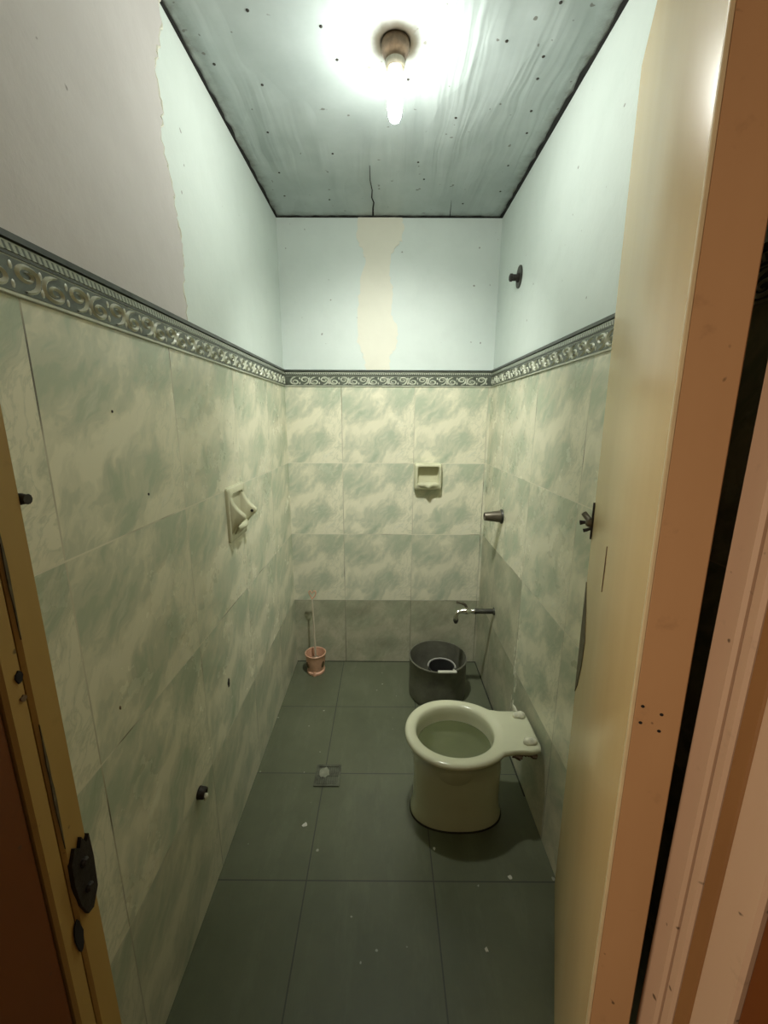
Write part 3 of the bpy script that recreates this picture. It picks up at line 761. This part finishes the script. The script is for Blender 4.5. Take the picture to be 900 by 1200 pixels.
# ------------------------------------------------------------------ soap dish (back wall)
def rrect(x0, x1, z0, z1, r, n=6):
    o = []
    for (cx_, cz_, a0) in ((x1-r, z1-r, 0), (x0+r, z1-r, PI/2), (x0+r, z0+r, PI), (x1-r, z0+r, 1.5*PI)):
        for k in range(n+1):
            a = a0+PI/2*k/n; o.append((cx_+math.cos(a)*r, cz_+math.sin(a)*r))
    return o
sx0, sx1, sz0, sz1 = .156, .303, 1.048, 1.192
soap = thing('soap_dish', ((sx0+sx1)/2, YB, sz0), 'square ivory ceramic soap dish set in the back wall tiles', 'soap dish')
bm = bmesh.new()
def sv(pts, d): return [Vector((x, YB-d, z)) for x, z in pts]
o1 = rrect(sx0, sx1, sz0, sz1, .012)
i1 = rrect(sx0+.019, sx1-.019, sz0+.030, sz1-.016, .010)
loft(bm, [sv(o1, -.002), sv(o1, .010), sv(rrect(sx0+.003, sx1-.003, sz0+.003, sz1-.003, .012), .036), sv(rrect(sx0+.006, sx1-.006, sz0+.010, sz1-.006, .012), .043), sv(rrect(sx0+.010, sx1-.010, sz0+.020, sz1-.010, .012), .046), sv(rrect(sx0+.016, sx1-.016, sz0+.028, sz1-.015, .010), .046), sv(rrect(sx0+.018, sx1-.018, sz0+.030, sz1-.017, .010), .042), sv(rrect(sx0+.021, sx1-.021, sz0+.036, sz1-.018, .012), .006), sv(rrect(sx0+.036, sx1-.036, sz0+.052, sz1-.034, .012), .0025)], False, True)
obj('dish_frame', bm, M['ceramic_fix'], soap, angle=50)
bm = bmesh.new(); xm = (sx0+sx1)/2
prof = []
for k in range(25):
    t = k/24; x = sx0+.014+(sx1-sx0-.028)*t; b = math.exp(-((t-.5)/.10)**2)
    prof.append((x, .046+.012*math.sin(PI*t)**.6+.010*b, sz0+.031-.008*b))
rows = [[Vector((x, YB-.006, sz0+.040)) for x, d, z in prof], [Vector((x, YB-d*.55, sz0+.031)) for x, d, z in prof], [Vector((x, YB-d+.006, z+.004)) for x, d, z in prof], [Vector((x, YB-d+.002, z+.006)) for x, d, z in prof],
        [Vector((x, YB-d, z)) for x, d, z in prof], [Vector((x, YB-d+.004, z-.009)) for x, d, z in prof], [Vector((x, YB-.028, sz0+.012)) for x, d, z in prof], [Vector((x, YB-.006, sz0+.006)) for x, d, z in prof]]
R_ = [[bm.verts.new(p) for p in r] for r in rows]
for a, b in zip(R_, R_[1:]):
    for i in range(24): bm.faces.new((a[i], a[i+1], b[i+1], b[i]))
for s_ in (0, 24): bm.faces.new([r[s_] for r in R_])
obj('scalloped_lip', bm, M['ceramic_fix'], soap, angle=60)

# ------------------------------------------------------------------ paper holder (left wall)
py0, py1, pz0, pz1 = 1.306, 1.466, 1.012, 1.196
pap = thing('paper_holder', (XL, (py0+py1)/2, pz0), 'ivory ceramic toilet paper holder without roller on the left wall', 'paper holder')
bm = bmesh.new()
def pv_(pts, d): return [Vector((XL+d, y, z)) for y, z in pts]
loft(bm, [pv_(rrect(py0, py1, pz0, pz1, .008), -.002), pv_(rrect(py0, py1, pz0, pz1, .008), .007), pv_(rrect(py0+.004, py1-.004, pz0+.004, pz1-.004, .008), .011), pv_(rrect(py0+.028, py1-.028, pz0+.050, pz1-.022, .012), .013),
          pv_(rrect(py0+.031, py1-.031, pz0+.055, pz1-.025, .010), .009), pv_(rrect(py0+.034, py1-.034, pz0+.060, pz1-.028, .010), .003)], False, True)
obj('back_plate', bm, M['ceramic_fix'], pap, angle=45)
def arm(y0, y1):
    prof = [(.006, pz1-.012), (.011, pz1-.030), (.018, pz1-.052), (.032, pz1-.072), (.046, pz1-.084), (.054, pz1-.092), (.056, pz1-.100), (.052, pz1-.108), (.040, pz1-.118), (.026, pz1-.134), (.016, pz1-.150), (.009, pz1-.168), (.006, pz1-.176)]
    bm = bmesh.new(); n = len(prof)
    rows = []
    ym = (y0+y1)/2; h = (y1-y0)/2
    for k, sc_, dx in ((-1, 1, -.004), (-.7, 1, 0), (0, 1, .001), (.7, 1, 0), (1, 1, -.004)):
        rows.append([Vector((XL+max(.002, d+dx), ym+k*h, z)) for d, z in prof])
    R = [[bm.verts.new(p) for p in r] for r in rows]
    for a, b in zip(R, R[1:]):
        for i in range(n-1): bm.faces.new((a[i], a[i+1], b[i+1], b[i]))
    back = [[bm.verts.new(Vector((XL+.001, r[0].y, p.z))) for p in (r[0], r[-1])] for r in rows]
    bm.faces.new(R[0]); bm.faces.new(list(reversed(R[-1])))
    return obj('arm', bm, M['ceramic_fix'], pap, angle=50)
a1 = arm(py0+.008, py0+.034); a2 = arm(py1-.034, py1-.008)
for a_, yy, sgn in ((a1, py0+.0342, 1), (a2, py1-.0342, -1)):
    bm = bmesh.new(); lathe(bm, (XL+.043, yy-sgn*.0015, pz1-.099), (0, sgn, 0), [(.0058, 0), (.0055, .002)], 14); obj('roller_hole', bm, M['black'], a_)
bm = bmesh.new()
ya, yb = py0+.033, py1-.033
prof = [(.010, pz0+.075), (.020, pz0+.066), (.034, pz0+.050), (.038, pz0+.044), (.036, pz0+.038), (.022, pz0+.026), (.010, pz0+.014), (.006, pz0+.010)]
rows = []
for k in range(9):
    t = k/8; b = .72+.28*math.sin(PI*t)
    rows.append([Vector((XL+d*b, ya+(yb-ya)*t, z)) for d, z in prof])
R = [[bm.verts.new(p) for p in r] for r in rows]
for a, b in zip(R, R[1:]):
    for i in range(len(prof)-1): bm.faces.new((a[i], a[i+1], b[i+1], b[i]))
bm.faces.new(R[0]); bm.faces.new(list(reversed(R[-1])))
obj('lower_lip', bm, M['ceramic_fix'], pap, angle=60)

# ------------------------------------------------------------------ ceiling lamp
BX, BY = .021, 1.285
soc = thing('lamp_holder', (BX, BY, ZC), 'scorched brown round lamp holder fixed to the ceiling', 'lamp holder')
bm = bmesh.new(); lathe(bm, (BX, BY, ZC), (0, 0, -1), [(.035, 0), (.0365, .006), (.036, .016), (.032, .026), (.0265, .036), (.0245, .040)], 40); obj('holder_body', bm, M['socket'], soc)
bm = bmesh.new(); lathe(bm, (BX, BY, ZC-.040), (0, 0, -1), [(.0255, 0), (.0265, .003), (.0235, .014), (.021, .016), (.019, .012)], 36); obj('collar', bm, M['socket_rim'], soc)
for a in (-1.2, -.3):
    bm = bmesh.new(); lathe(bm, (BX+math.cos(a)*.030, BY+math.sin(a)*.030, ZC-.016), (math.cos(a), math.sin(a), -.5), [(.005, 0), (.004, .003)], 10); obj('screw', bm, M['iron'], soc)
lamp = thing('light_bulb', (BX, BY, ZC-.05), 'lit slim tubular white bulb hanging from the ceiling lamp holder', 'light bulb')
bm = bmesh.new(); lathe(bm, (BX, BY, ZC-.048), (0, 0, -1), [(.0165, 0), (.0175, .008), (.0195, .026), (.0200, .030)], 32); obj('bulb_collar', bm, M['lamp_collar'], lamp)
bm = bmesh.new(); lathe(bm, (BX, BY, ZC-.078), (0, 0, -1), [(.0200, 0), (.0205, .004), (.0198, .03), (.0188, .065), (.0165, .080), (.0115, .090), (.005, .0945)], 32); obj('glass_tube', bm, M['lamp'], lamp)

# ------------------------------------------------------------------ floor drain, flecks
DXc, DYc = -.228, 1.388
dr = thing('floor_drain', (DXc, DYc, 0), 'square tarnished metal floor drain set in the dark floor tiles', 'drain')
bm = bmesh.new(); s_ = .0515
o4 = rrect(DXc-s_, DXc+s_, DYc-s_, DYc+s_, .003, 2); i4 = rrect(DXc-s_+.010, DXc+s_-.010, DYc-s_+.010, DYc+s_-.010, .003, 2)
loft(bm, [[Vector((x, y, 0)) for x, y in o4], [Vector((x, y, .004)) for x, y in o4], [Vector((x, y, .004)) for x, y in i4], [Vector((x, y, .0012)) for x, y in i4]], False, True); obj('frame', bm, M['drain'], dr, smooth=False)
bm = bmesh.new()
for k in range(9):
    x = DXc-.036+k*.009; box(bm, x-.0022, x+.0022, DYc-.040, DYc+.040, .001, .0036)
box(bm, DXc-.041, DXc+.041, DYc-.003, DYc+.003, .001, .0038)
obj('grating', bm, M['drain'], dr, smooth=False)
bm = bmesh.new(); rr = random.Random(3); plate(bm, [Vector((DXc-.014+math.cos(2*PI*j/14)*.020*(.75+.5*rr.random()), DYc+.012+math.sin(2*PI*j/14)*.026*(.75+.5*rr.random()), .0036)) for j in range(14)], (0, 0, .0012)); obj('dried_residue', bm, M['drain_worn'], dr, smooth=False)
for (x, y, r, lab) in ((-.282, 1.18, .009, 'white paint fleck on the floor in front of the drain'), (.404, 1.013, .008, 'white paint fleck on floor just in front of the toilet base'), (.284, .83, .006, 'white paint fleck on the floor nearest the open door'), (.172, 1.10, .005, 'tiny white paint fleck on floor left of the toilet base')):
    bm = bmesh.new(); rr = random.Random(int(x*1000)); plate(bm, [Vector((x+math.cos(2*PI*j/9)*r*(.6+.6*rr.random()), y+math.sin(2*PI*j/9)*r*(.6+.6*rr.random()), 0)) for j in range(9)], (0, 0, .0018))
    o = obj('paint_fleck', bm, M['chip'], None, smooth=False); recenter(o, (x, y, 0)); tag(o, lab, 'paint fleck', 'paint flecks on the floor')

for o in bpy.data.objects:
    if '_local' in o: del o['_local']
